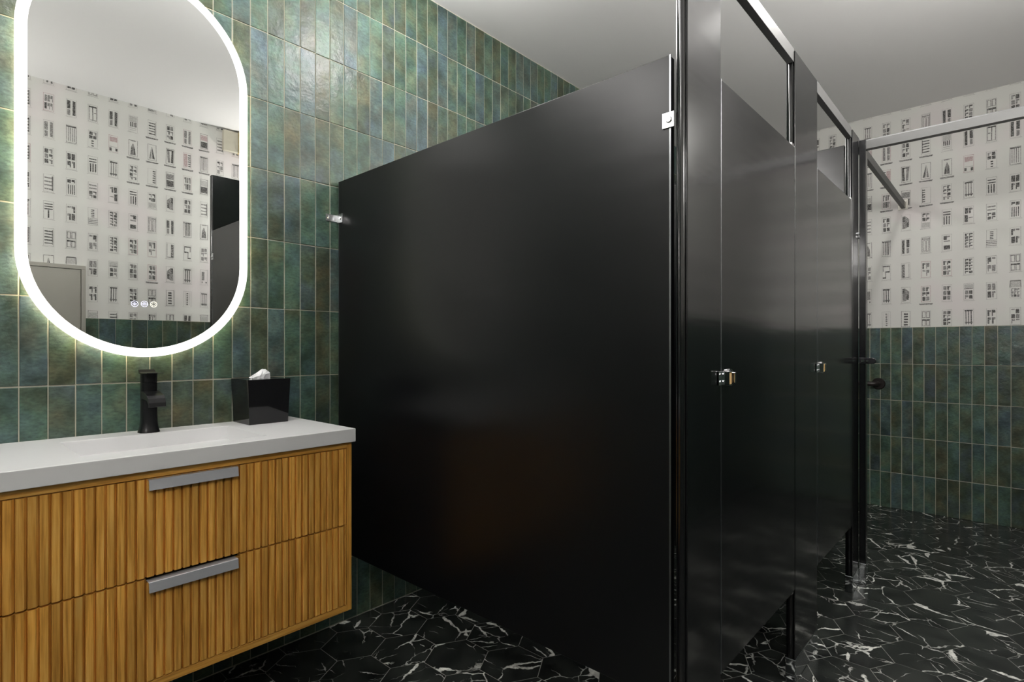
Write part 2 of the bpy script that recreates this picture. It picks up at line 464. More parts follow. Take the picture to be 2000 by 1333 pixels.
def tile_field(mb, P, u0, u1, v0, v1, uo, vo, tw, th, clip=None):
    """P(u, v, d) -> point, d = distance out of the wall.  Tiles stand 2 mm proud of the grout."""
    g = 0.0014
    i0 = math.floor((u0 - uo) / tw); i1 = math.ceil((u1 - uo) / tw)
    j0 = math.floor((v0 - vo) / th); j1 = math.ceil((v1 - vo) / th)
    for j in range(j0, j1):
        jit = rng.uniform(-0.0006, 0.0006)
        for i in range(i0, i1):
            a0 = max(u0, uo + i*tw + g + rng.uniform(-.0003, .0004)); a1 = min(u1, uo + (i+1)*tw - g + rng.uniform(-.0004, .0003))
            b0 = max(v0, vo + j*th + g + rng.uniform(-.0004, .0006)); b1 = min(v1, vo + (j+1)*th - g + rng.uniform(-.0006, .0004))
            if a1 - a0 < 0.004 or b1 - b0 < 0.004: continue
            r = (rng.random(), rng.random(), rng.random())
            # a slightly pillowed, slightly tilted face
            e = 0.0016
            t = [rng.uniform(-0.0005, 0.0005) for _ in range(4)]
            base = [(a0, b0), (a1, b0), (a1, b1), (a0, b1)]
            top = [(a0+e, b0+e), (a1-e, b0+e), (a1-e, b1-e), (a0+e, b1-e)]
            n = len(mb.v)
            mb.v += [tuple(P(*q, 0.0)) for q in base]
            mb.v += [tuple(P(*q, 0.0014 + t[k])) for k, q in enumerate(base)]
            mb.v += [tuple(P(*q, 0.0024 + t[k])) for k, q in enumerate(top)]
            for k in range(4):
                l = (k+1) % 4
                for a, b_ in ((0, 4), (4, 8)):
                    mb.f.append((n+a+k, n+a+l, n+b_+l, n+b_+k)); mb.m.append(1); mb.r.append(r)
            mb.f.append((n+8, n+9, n+10, n+11)); mb.m.append(1); mb.r.append(r)

# drawn windows of the wallpaper: rows run from the curtained row (0) down, columns left to right as one faces the wall
PATTERN = {
 -1: ['v2p', 'lt1', 'hlfps', 'v2ps', 'g23s', 'blds', 'hbar', 'v2d', 'frmT', 'v2x', 'g32p', 'bld'],
  0: ['v4',  'g23', 'v4s',   'stlps', 'cur2s', 'cur1s', 'curAs', 'cnrp', 'g21c', 'v4h', 'v2', 'bld'],
  1: ['frm', 'g22', 'hlf',   'g32ps', 'hlfds', 'stls', 'g24s', 'v3f', 'bv3', 'g22d', 'g23d', 'bldp'],
  2: ['hlf', 'g22', 'lt1',   'g23d', 'blob', 'g22h', 'bv3', 'h2d', 'bg2', 'sv3', 'blb', 'g23'],
  3: ['v3',  'g24', 'curA',  'v4d', 'v2d', 'frm2', 'g13d', 'g25d', 'colb', 'x22d', 'bT', 'v3'],
  4: ['g22', 'v2',  'g23',   'zig', 'lcol', 'g22p', 'lgap', 'g25d', 'g22x', 'g22f', 'bld', 'v2'],
  5: ['v4',  'g23', 'sml',   'v3d', 'blob', 'emps', 'g23x', 'hlL', 'g22L', 'shg', 'cur1', 'g22'],
  6: ['frm', 'v2',  'v3f',   'ccol', 'cbar', 'g22f', 'g24d', 'v3g', 'g22d', 'g23x', 'curA', 'v3'],
  7: ['g22', 'v3',  'hlf',   'v2d', 'g22f', 'g32', 'g23', 'bld', 'hlf', 'g22x', 'v3g', 'bld'],
}
KINDS = ['g22d', 'g23', 'bld', 'v3f', 'g24', 'hlf', 'frm2', 'g23x', 'bv3', 'g22f', 'v2d', 'lcol']

def window_marks(kind, rg):
    """list of (polygon in 0..1 x 0..1, tone 2 dark / 3 grey / 4 faint / 5 rose)"""
    out = []
    sill = kind.endswith('s'); k = kind[:-1] if sill else kind
    pink = k.endswith('p'); k = k[:-1] if pink else k
    def R(x0, y0, x1, y1, t):
        j = lambda: rg.uniform(-0.012, 0.012)
        out.append(([(x0+j(), y0+j()), (x1+j(), y0+j()), (x1+j(), y1+j()), (x0+j(), y1+j())], t))
    F = 5 if pink else 4
    def frame(t=None, x0=0, y0=0, x1=1, y1=1, w=0.045):
        t = t or F
        R(x0, y0, x0+w, y1, t); R(x1-w, y0, x1, y1, t); R(x0, y1-w*0.5, x1, y1, t); R(x0, y0, x1, y0+w*0.5, t)
    def pane(x0, y0, x1, y1, dark):
        t = 2 if dark > 0.6 else 3
        q = rg.random()
        if q < 0.45: R(x0, y0, x1, y1, t)
        elif q < 0.75:
            h = y0 + (y1-y0)*rg.uniform(0.3, 0.6); R(x0, h, x1, y1, t); R(x0, y0, x0+(x1-x0)*0.3, h, t)
        else:
            mxx = x0 + (x1-x0)*0.5; R(x0, y0, mxx, y1, t); R(mxx, y1-(y1-y0)*0.35, x1, y1, 3)
    def grid(c, r, x0=0.1, y0=0.06, x1=0.9, y1=0.94, p=1.0, d=0.75, gap=0.09):
        cw = (x1-x0)/c; rh = (y1-y0)/r
        for a in range(c):
            for b_ in range(r):
                if rg.random() < p:
                    pane(x0+a*cw+cw*gap, y0+b_*rh+rh*gap, x0+(a+1)*cw-cw*gap, y0+(b_+1)*rh-rh*gap, rg.random()*0.5+d*0.5)
                else:
                    R(x0+a*cw+cw*gap, y0+(b_+1)*rh-rh*0.3, x0+(a+1)*cw-cw*gap, y0+(b_+1)*rh-rh*gap, 3)
    def bars(n, x0=0.12, y0=0.08, x1=0.88, y1=0.92, t=3, f=0.35):
        for a in range(n):
            c_ = x0 + (a+0.5)*(x1-x0)/n; hw = (x1-x0)/n*f
            R(c_-hw, y0, c_+hw*0.6, y1, t)
    def slats(n, x0=0.12, y0=0.08, x1=0.88, y1=0.92, t=3, f=0.3):
        for a in range(n):
            c_ = y0 + (a+0.5)*(y1-y0)/n; hh = (y1-y0)/n*f
            R(x0, c_-hh, x1, c_+hh*0.5, t)
    frame()
    if k.startswith('cur'):
        frame(3)
        if k == 'curA': out.append(([(0.2, 0.1), (0.82, 0.08), (0.74, 0.55), (0.52, 0.82), (0.3, 0.5)], 3)); R(0.3, 0.1, 0.42, 0.5, 2); R(0.58, 0.1, 0.68, 0.5, 2); R(0.2, 0.93, 0.8, 0.97, 3)
        if k == 'cur1': out.append(([(0.18, 0.1), (0.46, 0.1), (0.52, 0.85), (0.5, 0.85)], 2)); out.append(([(0.58, 0.1), (0.84, 0.1), (0.56, 0.85)], 3))
        if k == 'cur2': out.append(([(0.1, 0.1), (0.4, 0.1), (0.32, 0.92), (0.1, 0.92)], 2)); out.append(([(0.5, 0.1), (0.75, 0.1), (0.9, 0.92), (0.6, 0.92)], 3)); R(0.1, 0.85, 0.9, 0.93, 2)
    elif k in ('hlf', 'hlfd'):
        frame(3); R(0.08, 0.08, 0.92, 0.48, 2); R(0.08, 0.55, 0.92, 0.9, F if k == 'hlf' else 3); R(0.5, 0.12, 0.86, 0.3, 3)
    elif k in ('v2', 'v2d', 'v2x'):
        t = 2 if k != 'v2' else 3
        R(0.1, 0.08, 0.38, 0.92, t); R(0.58, 0.45, 0.9, 0.92, t); R(0.6, 0.08, 0.88, 0.4, 3); R(0.26, 0.1, 0.34, 0.7, 4)
    elif k in ('v3', 'v3f', 'v3g', 'v3d'):
        bars(3, t=2 if k in ('v3d', 'v3g') else 3, f=0.22); slats(1, y0=0.82, y1=1.0, t=2)
        if k != 'v3': slats(1, y0=0.1, y1=0.32, t=3)
    elif k.startswith('v4'):
        bars(4, t=2 if 'd' in k else 3, f=0.24); frame(3); R(0.05, 0.9, 0.95, 0.96, 2)
    elif k in ('bld', 'lt1', 'blb'):
        slats(5 if k == 'bld' else 4, t=2 if k == 'bld' else 3, f=0.26); R(0.1, 0.1, 0.2, 0.9, 3)
    elif k == 'hbar':
        R(0.1, 0.6, 0.9, 0.95, 4); bars(4, y0=0.3, y1=0.58, t=2, f=0.4); slats(2, y0=0.05, y1=0.28, t=4)
    elif k == 'bv3': slats(2, y0=0.62, t=2, f=0.3); bars(3, y1=0.58, t=2, f=0.3)
    elif k == 'bg2': slats(2, y0=0.55, t=3, f=0.22); grid(2, 2, y1=0.48, d=1)
    elif k == 'sv3': grid(2, 1, y0=0.72, d=1); bars(4, y1=0.62, t=2, f=0.28)
    elif k == 'bT': slats(3, y0=0.5, t=2); R(0.45, 0.06, 0.58, 0.5, 2)
    elif k == 'frm': frame(3, 0.1, 0.08, 0.9, 0.92, 0.07); R(0.47, 0.1, 0.55, 0.9, 3); R(0.1, 0.62, 0.9, 0.68, 3)
    elif k == 'frmT': frame(3, 0.1, 0.08, 0.9, 0.92, 0.07); R(0.47, 0.1, 0.55, 0.9, 2); R(0.1, 0.84, 0.9, 0.92, 2); R(0.1, 0.5, 0.4, 0.56, 3)
    elif k == 'frm2': frame(3, 0.08, 0.06, 0.92, 0.94, 0.06); frame(3, 0.24, 0.1, 0.48, 0.78, 0.06); frame(3, 0.55, 0.1, 0.8, 0.78, 0.06); R(0.1, 0.82, 0.9, 0.88, 3)
    elif k == 'zig': R(0.1, 0.1, 0.45, 0.18, 2); R(0.38, 0.1, 0.46, 0.55, 3); R(0.38, 0.48, 0.88, 0.56, 2); R(0.1, 0.55, 0.2, 0.92, 3); R(0.1, 0.84, 0.88, 0.92, 2); R(0.8, 0.5, 0.88, 0.9, 3)
    elif k == 'lcol': R(0.06, 0.08, 0.4, 0.92, 3); slats(5, x1=0.38, t=2, f=0.2); R(0.8, 0.05, 0.9, 0.95, 4); R(0.1, 0.06, 0.9, 0.1, 3)
    elif k == 'lgap': R(0.02, 0.05, 0.2, 0.95, 4); slats(7, x0=0.48, x1=0.86, t=2, f=0.3); R(0.48, 0.08, 0.54, 0.92, 3)
    elif k == 'stl': slats(6, x1=0.42, t=2, f=0.32); R(0.1, 0.08, 0.16, 0.92, 3); R(0.5, 0.08, 0.92, 0.92, F) if pink else None
    elif k == 'colb': slats(5, x0=0.35, x1=0.68, y0=0.42, t=2, f=0.3); slats(4, x0=0, x1=1, y0=0.04, y1=0.42, t=3, f=0.3)
    elif k == 'ccol': slats(7, x0=0.42, x1=0.62, t=2, f=0.36); R(0.2, 0.08, 0.24, 0.92, 4); R(0.76, 0.08, 0.8, 0.92, 4)
    elif k == 'cbar': frame(3, 0, 0, 1, 1, 0.05); slats(5, x0=0.3, x1=0.74, t=2, f=0.38)
    elif k == 'emp': frame(3, 0.1, 0.04, 0.94, 0.96, 0.05); R(0, 0.02, 0.1, 0.98, 3); R(0.1, 0.86, 0.9, 0.92, 3); R(0.45, 0.38, 0.6, 0.43, 4)
    elif k == 'cnr': R(0.1, 0.62, 0.9, 0.9, F); R(0.08, 0.08, 0.3, 0.24, 2); R(0.7, 0.06, 0.92, 0.26, 2); R(0.1, 0.3, 0.9, 0.34, 4)
    elif k == 'g21c': grid(2, 2, y0=0.5, d=1); slats(3, x0=0.4, x1=0.64, y0=0.04, y1=0.48, t=2, f=0.34)
    elif k == 'g22h': grid(2, 2, y0=0.42, d=1); R(0.08, 0.05, 0.92, 0.36, 4)
    elif k == 'hlL': R(0.08, 0.72, 0.92, 0.94, 4); R(0.08, 0.66, 0.92, 0.72, 3); grid(2, 2, y1=0.6, d=0.8)
    elif k == 'shg': out.append(([(-0.06, 0.62), (1.06, 0.62), (0.96, 1.02), (0.04, 1.02)], 4)); grid(3, 3, y1=0.58, d=0.4)
    elif k == 'blob': out.append(([(0.12, 0.1), (0.5, 0.12), (0.86, 0.3), (0.88, 0.7), (0.4, 0.92), (0.14, 0.8)], 3)); R(0.15, 0.55, 0.4, 0.9, 2); R(0.6, 0.2, 0.84, 0.5, 2)
    elif k == 'sml': R(0.45, 0.3, 0.8, 0.85, 3); R(0.15, 0.1, 0.3, 0.2, 2); R(0.7, 0.1, 0.8, 0.2, 2)
    elif k == 'h2d': grid(2, 1, y0=0.55, d=1); R(0.1, 0.1, 0.42, 0.5, 2); R(0.5, 0.3, 0.9, 0.36, 3)
    elif k == 'g22f': frame(3, 0.08, 0.06, 0.48, 0.46, 0.07); frame(3, 0.54, 0.06, 0.92, 0.46, 0.07); frame(3, 0.08, 0.54, 0.48, 0.94, 0.07); frame(3, 0.54, 0.54, 0.92, 0.94, 0.07); R(0.1, 0.36, 0.9, 0.44, 2)
    elif k[0] in 'gx':
        grid(int(k[1]), int(k[2]), p=0.95, d=1.0 if k.endswith('d') else 0.6)
    else:
        grid(2, 3)
    if sill:
        R(-0.22, -0.14, 1.22, -0.08, 3); R(-0.16, -0.17, 1.16, -0.14, 2)
    else:
        R(-0.1, -0.05, 1.1, -0.03, 4)
    return out

def wallpaper(mb, P, u0, u1, z0, z1, uc, zc, du, dz, flip=1, skip=None):
    """uc, zc: centre of the column 0 / row 0 window; flip: +1 if u grows to the viewer's right"""
    W, H = 0.051, 0.108
    cols = range(-60, 60)
    rg = random.Random(5)
    for r in range(-3, 9):
        for c_ in cols:
            ucen = uc + flip * c_ * du; zcen = zc - r * dz
            if ucen < u0 + 0.03 or ucen > u1 - 0.03: continue
            row = PATTERN.get(r)
            idx = c_ + 6
            if row is not None and 0 <= idx < 12: kind = row[idx]
            else: kind = KINDS[(r * 7 + c_ * 5 + (c_ * c_) % 3) % len(KINDS)]
            rg.seed(r * 1000 + c_)
            ang = rg.uniform(-0.015, 0.015)
            for poly, t in window_marks(kind, rg):
                pts = []
                for a, b_ in poly:
                    uu = (a - 0.5) * W; vv = (b_ - 0.5) * H
                    pts.append((ucen + flip * (uu - ang * vv), zcen + vv + ang * uu))
                zz = [p[1] for p in pts]
                if max(zz) <= z0 + .001 or min(zz) >= z1 - .001: continue
                pts = [(a, min(max(b_, z0 + .001), z1 - .001)) for a, b_ in pts]
                mb.quad([P(a, b_, 0.0004 + 0.0001 * (5 - t)) for a, b_ in pts], t)

WM = [M['grout'], M['tile'], M['ink_dark'], M['ink_mid'], M['ink_light'], M['ink_pink'], M['paper']]

# wall behind the vanity: tile from floor to ceiling
mb = MB()
PA = lambda u, v, d: (u, YA - d, v)
mb.quad([(XD, YA, 0), (XB, YA, 0), (XB, YA, ZC), (XD, YA, ZC)], 0)
tile_field(mb, PA, XD, XB, 0.0, ZC - 0.004, 0.1982, 0.0016, TW, TH)
mb.box(XD - .1, YA + .001, -0.1, XB + .1, YA + 0.1, ZC + .1, 0)
wa = struct(mb.build('wall_back', WM, fix=False))

# far wall: tile below, paper above
ZW = 1.245
mb = MB()
PB = lambda u, v, d: (XB - d, u, v)
mb.quad([(XB, YC, 0), (XB, YC, ZW), (XB, YA, ZW), (XB, YA, 0)], 0)
mb.quad([(XB, YC, ZW), (XB, YC, ZC), (XB, YA, ZC), (XB, YA, ZW)], 6)
tile_field(mb, PB, YC, YA, 0.0, ZW - 0.002, 0.735 - 0.0614*40, -0.006, 0.0614, TH)
wallpaper(mb, PB, YC, YA, ZW, ZC, 0.3085, 2.288, 0.110, 0.1645, -1)
mb.box(XB + .001, YC - .1, -0.1, XB + 0.1, YA + .1, ZC + .1, 0)
struct(mb.build('wall_right', WM, fix=False))

# wall behind the camera
ZWC = 1.295
mb = MB()
PC = lambda u, v, d: (u, YC + d, v)
mb.quad([(XD, YC, 0), (XD, YC, ZWC), (XB, YC, ZWC), (XB, YC, 0)], 0)
mb.quad([(XD, YC, ZWC), (XD, YC, ZC), (XB, YC, ZC), (XB, YC, ZWC)], 6)
tile_field(mb, PC, XD, XB, 0.0, ZWC - 0.002, 0.1, ZWC - 5*TH - 0.25, TW*1.45, TH)
wallpaper(mb, PC, XD, XB, ZWC, ZC, 0.999, 2.437, 0.1085, 0.164, -1)
mb.box(XD - .1, YC - .1, -0.1, XB + .1, YC - .001, ZC + .1, 0)
struct(mb.build('wall_front', WM, fix=False))

# wall to the left, outside the frame
mb = MB()
PD = lambda u, v, d: (XD + d, u, v)
mb.quad([(XD, YC, 0), (XD, YC, ZWC), (XD, YA, ZWC), (XD, YA, 0)], 0)
mb.quad([(XD, YC, ZWC), (XD, YC, ZC), (XD, YA, ZC), (XD, YA, ZWC)], 6)
tile_field(mb, PD, YC, YA, 0.0, ZWC - 0.002, 0.0, ZWC - 5*TH - 0.25, TW, TH)
mb.box(XD - .1, YC - .1, -0.1, XD - .001, YA + .1, ZC + .1, 0)
struct(mb.build('wall_left', WM, fix=False))

struct(boxobj('ceiling', (XD - .1, YC - .1, ZC, XB + .1, YA + .1, ZC + 0.1), M['ceiling']))

# floor: hexagons of black marble in grey grout
bm = bmesh.new()
R_ = 0.1168; PX = R_ * math.sqrt(3); PY = R_ * 1.5
mb = MB()
mb.box(XD - .05, YC - .05, -0.1, XB + .05, YA + .05, -0.0008, 0)
def clip_poly(poly, x0, x1, y0, y1):
    def cut(P, f):
        out = []
        for i in range(len(P)):
            a, b_ = P[i], P[(i+1) % len(P)]; fa, fb = f(a), f(b_)
            if fa >= 0: out.append(a)
            if (fa >= 0) != (fb >= 0):
                t = fa / (fa - fb); out.append((a[0]+(b_[0]-a[0])*t, a[1]+(b_[1]-a[1])*t))
        return out
    for f in (lambda q: q[0]-x0, lambda q: x1-q[0], lambda q: q[1]-y0, lambda q: y1-q[1]):
        if poly: poly = cut(poly, f)
    return poly
for j in range(-14, 5):
    for i in range(-18, 20):
        cx = 1.2177 + i * PX + (PX/2 if j % 2 else 0); cy = 1.644 + j * PY
        hx = [(cx + (R_-.0013)*math.cos(math.radians(30+60*k)), cy + (R_-.0013)*math.sin(math.radians(30+60*k))) for k in range(6)]
        hx = clip_poly(hx, XD + .001, XB - .003, YC + .003, YA - .004)
        if len(hx) < 3: continue
        mb.quad([(a, b_, 0.0) for a, b_ in hx], 1, (rng.random(), rng.random(), rng.random()))
struct(mb.build('floor', [M['floor_grout'], M['marble']], fix=False))

# ------------------------------------------------------------------ recessed downlights
LIGHTS = [((2.72, 0.33), 'white recessed ceiling downlight above the aisle nearest the far wall')]
for k, ((x, y), lab) in enumerate(LIGHTS):
    t = thing('ceiling_downlight', (x, y, ZC), lab, 'ceiling light', 'recessed ceiling downlights')
    n = 40
    R = []
    for r, z in ((0.050, ZC - .0004), (0.075, ZC - .0004), (0.075, ZC - .004), (0.060, ZC - .010), (0.052, ZC - .009), (0.050, ZC - .004)):
        R.append([(x + r*math.cos(2*math.pi*i/n), y + r*math.sin(2*math.pi*i/n), z) for i in range(n)])
    mbx = MB().rings(R + [R[0]], 0, False, False)
    mbx.build('trim_ring', M['ceiling'], t, smooth=True)
    MB().cyl((x, y, ZC - .0005), (x, y, ZC - .003), 0.0495, n=n).build('lens', M['lens'], t)

# unseen fill globes on short stems, added to brighten the ceiling
FILL_GLOBES = [((0.33, 1.47), 'added fill globe hanging out of view over the vanity counter'),
          ((-0.58, 1.50), 'added fill globe hanging out of view near the left wall'),
          ((1.34, 1.45), 'added fill globe hanging out of view over the nearest stall')]
GR, GZ = 0.105, 2.520
for (x, y), lab in FILL_GLOBES:
    t = thing('added_fill_globe', (x, y, ZC), lab, 'ceiling light', 'added fill globes')
    n = 40; R = []
    for k in range(1, 20):
        a = math.pi * k / 20
        R.append([(x + GR*math.sin(a)*math.cos(2*math.pi*i/n), y + GR*math.sin(a)*math.sin(2*math.pi*i/n), GZ - GR*math.cos(a)) for i in range(n)])
    MB().rings(R).build('globe', M['globe'], t, smooth=True)
    MB().cyl((x, y, GZ + GR - .012), (x, y, GZ + GR + .010), .030, .024).build('holder', M['dark'], t, smooth=True)
    MB().cyl((x, y, GZ + GR + .010), (x, y, ZC - .012), .006).build('stem', M['dark'], t, smooth=True)
    MB().cyl((x, y, ZC - .012), (x, y, ZC - .0005), .045, .048).build('canopy', M['dark'], t, smooth=True)

# unseen fill lamps added on the papered wall behind the camera
for (SX, SY, SZ), lab, mk in (((-0.30, YC + .20, 2.00), 'added fill globe on the papered wall behind the camera, lighting the vanity front', 'fill_vanity'),
                              ((2.16, YC + .17, 2.00), 'added fill globe on the papered wall facing the stall doors, lighting the ceiling', 'fill_aisle')):
    SR = 0.085
    t = thing('added_fill_sconce', (SX, YC, SZ), lab, 'added fill lamp', 'added fill lamps')
    n = 40; R = []
    for k in range(1, 20):
        a = math.pi * k / 20
        R.append([(SX + SR*math.sin(a)*math.cos(2*math.pi*i/n), SY + SR*math.sin(a)*math.sin(2*math.pi*i/n), SZ - SR*math.cos(a)) for i in range(n)])
    MB().rings(R).build('globe', M[mk], t, smooth=True)
    MB().cyl((SX, YC + .0005, SZ), (SX, YC + .012, SZ), .045, .045).build('back_plate', M['dark'], t, smooth=True)
    MB().cyl((SX, YC + .012, SZ), (SX, SY - SR + .004, SZ), .014).build('arm', M['dark'], t, smooth=True)

# ------------------------------------------------------------------ backlit mirror
MX, MZ0, MZ1, MR = 0.486, 1.382, 1.980, 0.301
MY = 1.959
def capsule(r, n=40):
    pts = []
    for i in range(n + 1):
        a = math.pi * i / n
        pts.append((MX + r*math.cos(a), MZ1 + r*math.sin(a)))
    for i in range(n + 1):
        a = math.pi + math.pi * i / n
        pts.append((MX + r*math.cos(a), MZ0 + r*math.sin(a)))
    return pts
mir = thing('backlit_mirror', (MX, YA, 1.081), 'tall capsule-shaped mirror with a glowing white border above the vanity', 'mirror')
fnY = lambda a, b_, t: (a, t, b_)
MB().prism(capsule(MR - 0.040), fnY, 1.9665, 1.9972).build('back_box', M['alu'], mir, smooth=True)
# thin backing sheet
MB().prism(capsule(MR - 0.0008), fnY, MY + 0.003, MY + 0.0065).build('backing_plate', M['dark'], mir)
q = MB(); o_, i_ = capsule(MR), capsule(MR - 0.027)
q.rings([[fnY(a, b_, MY) for a, b_ in o_], [fnY(a, b_, MY) for a, b_ in i_]], 0, False, False)
q.rings([[fnY(a, b_, MY) for a, b_ in o_], [fnY(a, b_, MY + .003) for a, b_ in o_]], 0, False, False)
q.build('light_border', M['ring'], mir, fix=False)
MB().prism(capsule(MR - 0.0265), fnY, MY - 0.0002, MY + 0.0028).build('mirror_glass', M['mirror'], mir)
MB().rings([[fnY(a, b_, y) for a, b_ in capsule(MR - r)] for r, y in ((.008, MY + .0066), (.008, MY + .0086), (.024, MY + .0086), (.024, MY + .0066), (.008, MY + .0066))], 0, False, False).build('light_strip', M['back'], mir)
for k, (x, z, mm) in enumerate(((0.4561, 1.2425, 'icon'), (0.4813, 1.2435, 'icon'), (0.5057, 1.2434, 'icon_warm'))):
    q = MB(); n = 28; r0, r1 = 0.0094, 0.0080
    y = MY - 0.0006
    q.rings([[(x + r*math.cos(2*math.pi*i/n), y, z + r*math.sin(2*math.pi*i/n)) for i in range(n)] for r in (r0, r1)], 0, False, False)
    if k == 0:      # heater waves in a diamond
        for s_ in (-1, 1):
            q.quad([(x - .006, y, z), (x, y, z + s_*.005), (x, y, z + s_*.0035), (x - .0042, y, z)])
            q.quad([(x + .006, y, z), (x, y, z + s_*.005), (x, y, z + s_*.0035), (x + .0042, y, z)])
        q.quad([(x - .0015, y, z - .0015), (x + .0015, y, z - .0015), (x + .0015, y, z + .0015), (x - .0015, y, z + .0015)])
    elif k == 1:    # bulb with a bar across
        q.quad([(x - .0075, y, z - .0009), (x + .0075, y, z - .0009), (x + .0075, y, z + .0009), (x - .0075, y, z + .0009)])
        for s_ in (-1, 1):
            q.quad([(x - .004, y, z + s_*.0028), (x + .004, y, z + s_*.0028), (x + .003, y, z + s_*.0042), (x - .003, y, z + s_*.0042)])
    else:
        q.rings([[(x + r*math.cos(2*math.pi*i/n), y, z + r*math.sin(2*math.pi*i/n)) for i in range(n)] for r in (0.0050, 0.0042)], 0, False, False)
        for s_ in range(6):
            a = s_*math.pi/3
            q.quad([(x + .0070*math.cos(a-.1), y, z + .0070*math.sin(a-.1)), (x + .0070*math.cos(a+.1), y, z + .0070*math.sin(a+.1)),
                    (x + .0056*math.cos(a+.1), y, z + .0056*math.sin(a+.1)), (x + .0056*math.cos(a-.1), y, z + .0056*math.sin(a-.1))])
    q.build('touch_icon', M[mm], mir, fix=False)

# ------------------------------------------------------------------ vanity
VX0, VX1 = 0.030, 0.948
VF = 1.556
van = thing('vanity_cabinet', (0.488, YA - .01, 0.274), 'wall-hung ochre wooden vanity cabinet with two fluted drawers', 'cabinet')
q = MB()
yb = YA - 0.004
q.box(VX0, VF, 0.274, VX0 + .0165, yb, 0.8105, 0, (.3, .2, .1))                # sides
q.box(VX1 - .0165, VF, 0.274, VX1, yb, 0.8105, 0, (.6, .3, .2))
q.box(VX0 + .0165, VF, 0.7915, VX1 - .0165, VF + .020, 0.8105, 0, (.5, .1, .9))         # top rail
q.box(VX0 + .0165, VF, 0.274, VX1 - .0165, yb, 0.2925, 0, (.4, .7, .9))       # bottom
q.box(VX0 + .0165, VF + .022, 0.2925, VX1 - .0165, VF + .030, 0.7915, 1, (.2, .7, .9))  # black board: shade in the drawer gaps put into its colour
q.build('body', [M['wood'], M['dark']], van, bevel=0.0008)
def drawer(z0, z1, notch):
    q = MB(); pitch = 0.0199; x = VX0 + 0.0185; xe = VX1 - 0.0185
    yf = VF - 0.001
    prof = []
    k = 0
    while x < xe - 0.004:
        w_ = min(pitch, xe - x)
        r = (rng.random(), rng.random(), rng.random()*0.4)
        # one slat: sharp step on the left, long shallow slope on the right
        P_ = [(x + .0002, yf + .0075), (x + .0006, yf + .0012), (x + .0022, yf), (x + w_*0.72, yf + .0004), (x + w_*0.93, yf + .0058), (x + w_ - .0001, yf + .0075)]
        q.prism([(x, yf + .021)] + P_ + [(x + w_, yf + .021)], lambda a, b_, t: (a, b_, t), z0, (z1 - .0075 if notch and .378 < x < .590 else z1), 0, r)
        x += w_; k += 1
    o = q.build('drawer', M['wood'], van)
    # edge pull: lip over the drawer's top edge and a face leaning outward
    h = MB()
    if notch: z1 -= .0040
    prof = [(VF + .012, z1 - .0005), (VF - .0135, z1 - .0005), (VF - .0150, z1 - .0015), (VF - .0185, z1 - .0255), (VF - .0172, z1 - .0258),
            (VF - .0137, z1 - .0028), (VF - .0128, z1 - .0020), (VF + .012, z1 - .0020)]
    h.prism(prof, lambda a, b_, t: (t, a, b_), 0.388, 0.5955)
    hp = h.build('handle', M['gun'], o, bevel=0.0003)
    return o
drawer(0.2955, 0.5450, True)
drawer(0.5495, 0.7892, False)
# recess behind the lower pull is cut by the gap between the fronts

# countertop with a moulded rectangular basin
ct = thing('vanity_countertop', (0.488, YA - .01, 0.811), 'pale grey stone countertop with a sunken rectangular basin on the wooden vanity', 'countertop')
X0, X1, Y0, Y1, Z0, Z1 = 0.024, 0.952, 1.538, YA - .003, 0.8112, 0.853
BX0, BX1, BY0, BY1, BD = 0.272, 0.702, 1.605, 1.900, 0.056
bm = bmesh.new()
def grid_top():
    xs = [X0, BX0, BX1, X1]; ys = [Y0, BY0, BY1, Y1]
    V = {}
    for i, x in enumerate(xs):
        for j, y in enumerate(ys): V[i, j] = bm.verts.new((x, y, Z1))
    for i in range(3):
        for j in range(3):
            if (i, j) == (1, 1): continue
            bm.faces.new([V[i, j], V[i+1, j], V[i+1, j+1], V[i, j+1]])
    B = {}
    for (i, j, dx, dy) in ((1, 1, .012, .012), (2, 1, -.010, .012), (2, 2, -.010, -.006), (1, 2, .012, -.006)):
        B[i, j] = bm.verts.new((xs[i] + dx, ys[j] + dy, Z1 - BD))
    cyc = [(1, 1), (2, 1), (2, 2), (1, 2)]
    for k in range(4):
        a, b_ = cyc[k], cyc[(k+1) % 4]
        bm.faces.new([V[a], V[b_], B[b_], B[a]])
    bm.faces.new([B[c_] for c_ in cyc])
    L_ = {}
    for i in (0, 3):
        for j in (0, 3): L_[i, j] = bm.verts.new((xs[i], ys[j], Z0))
    bm.faces.new([L_[0, 0], L_[3, 0], L_[3, 3], L_[0, 3]])
    bm.faces.new([L_[0, 0], V[0, 0], V[1, 0], V[2, 0], V[3, 0], L_[3, 0]])
    bm.faces.new([L_[0, 3], V[0, 3], V[1, 3], V[2, 3], V[3, 3], L_[3, 3]])
    bm.faces.new([L_[0, 0], V[0, 0], V[0, 1], V[0, 2], V[0, 3], L_[0, 3]])
    bm.faces.new([L_[3, 0], V[3, 0], V[3, 1], V[3, 2], V[3, 3], L_[3, 3]])
grid_top()
bmesh.ops.recalc_face_normals(bm, faces=bm.faces)
me = bpy.data.meshes.new('countertop_slab'); bm.to_mesh(me); bm.free()
me.materials.append(M['quartz'])
o = bpy.data.objects.new('slab', me); C.objects.link(o); o.parent = ct; o.matrix_parent_inverse = Matrix.Translation(-ct.location)
md = o.modifiers.new('bevel', 'BEVEL'); md.width = 0.0016; md.segments = 3; md.limit_method = 'ANGLE'
MB().cyl((0.488, 1.76, Z1 - BD + .0001), (0.488, 1.76, Z1 - BD + .003), 0.024, 0.021).build('drain', M['matte_black'], ct, bevel=.0008)

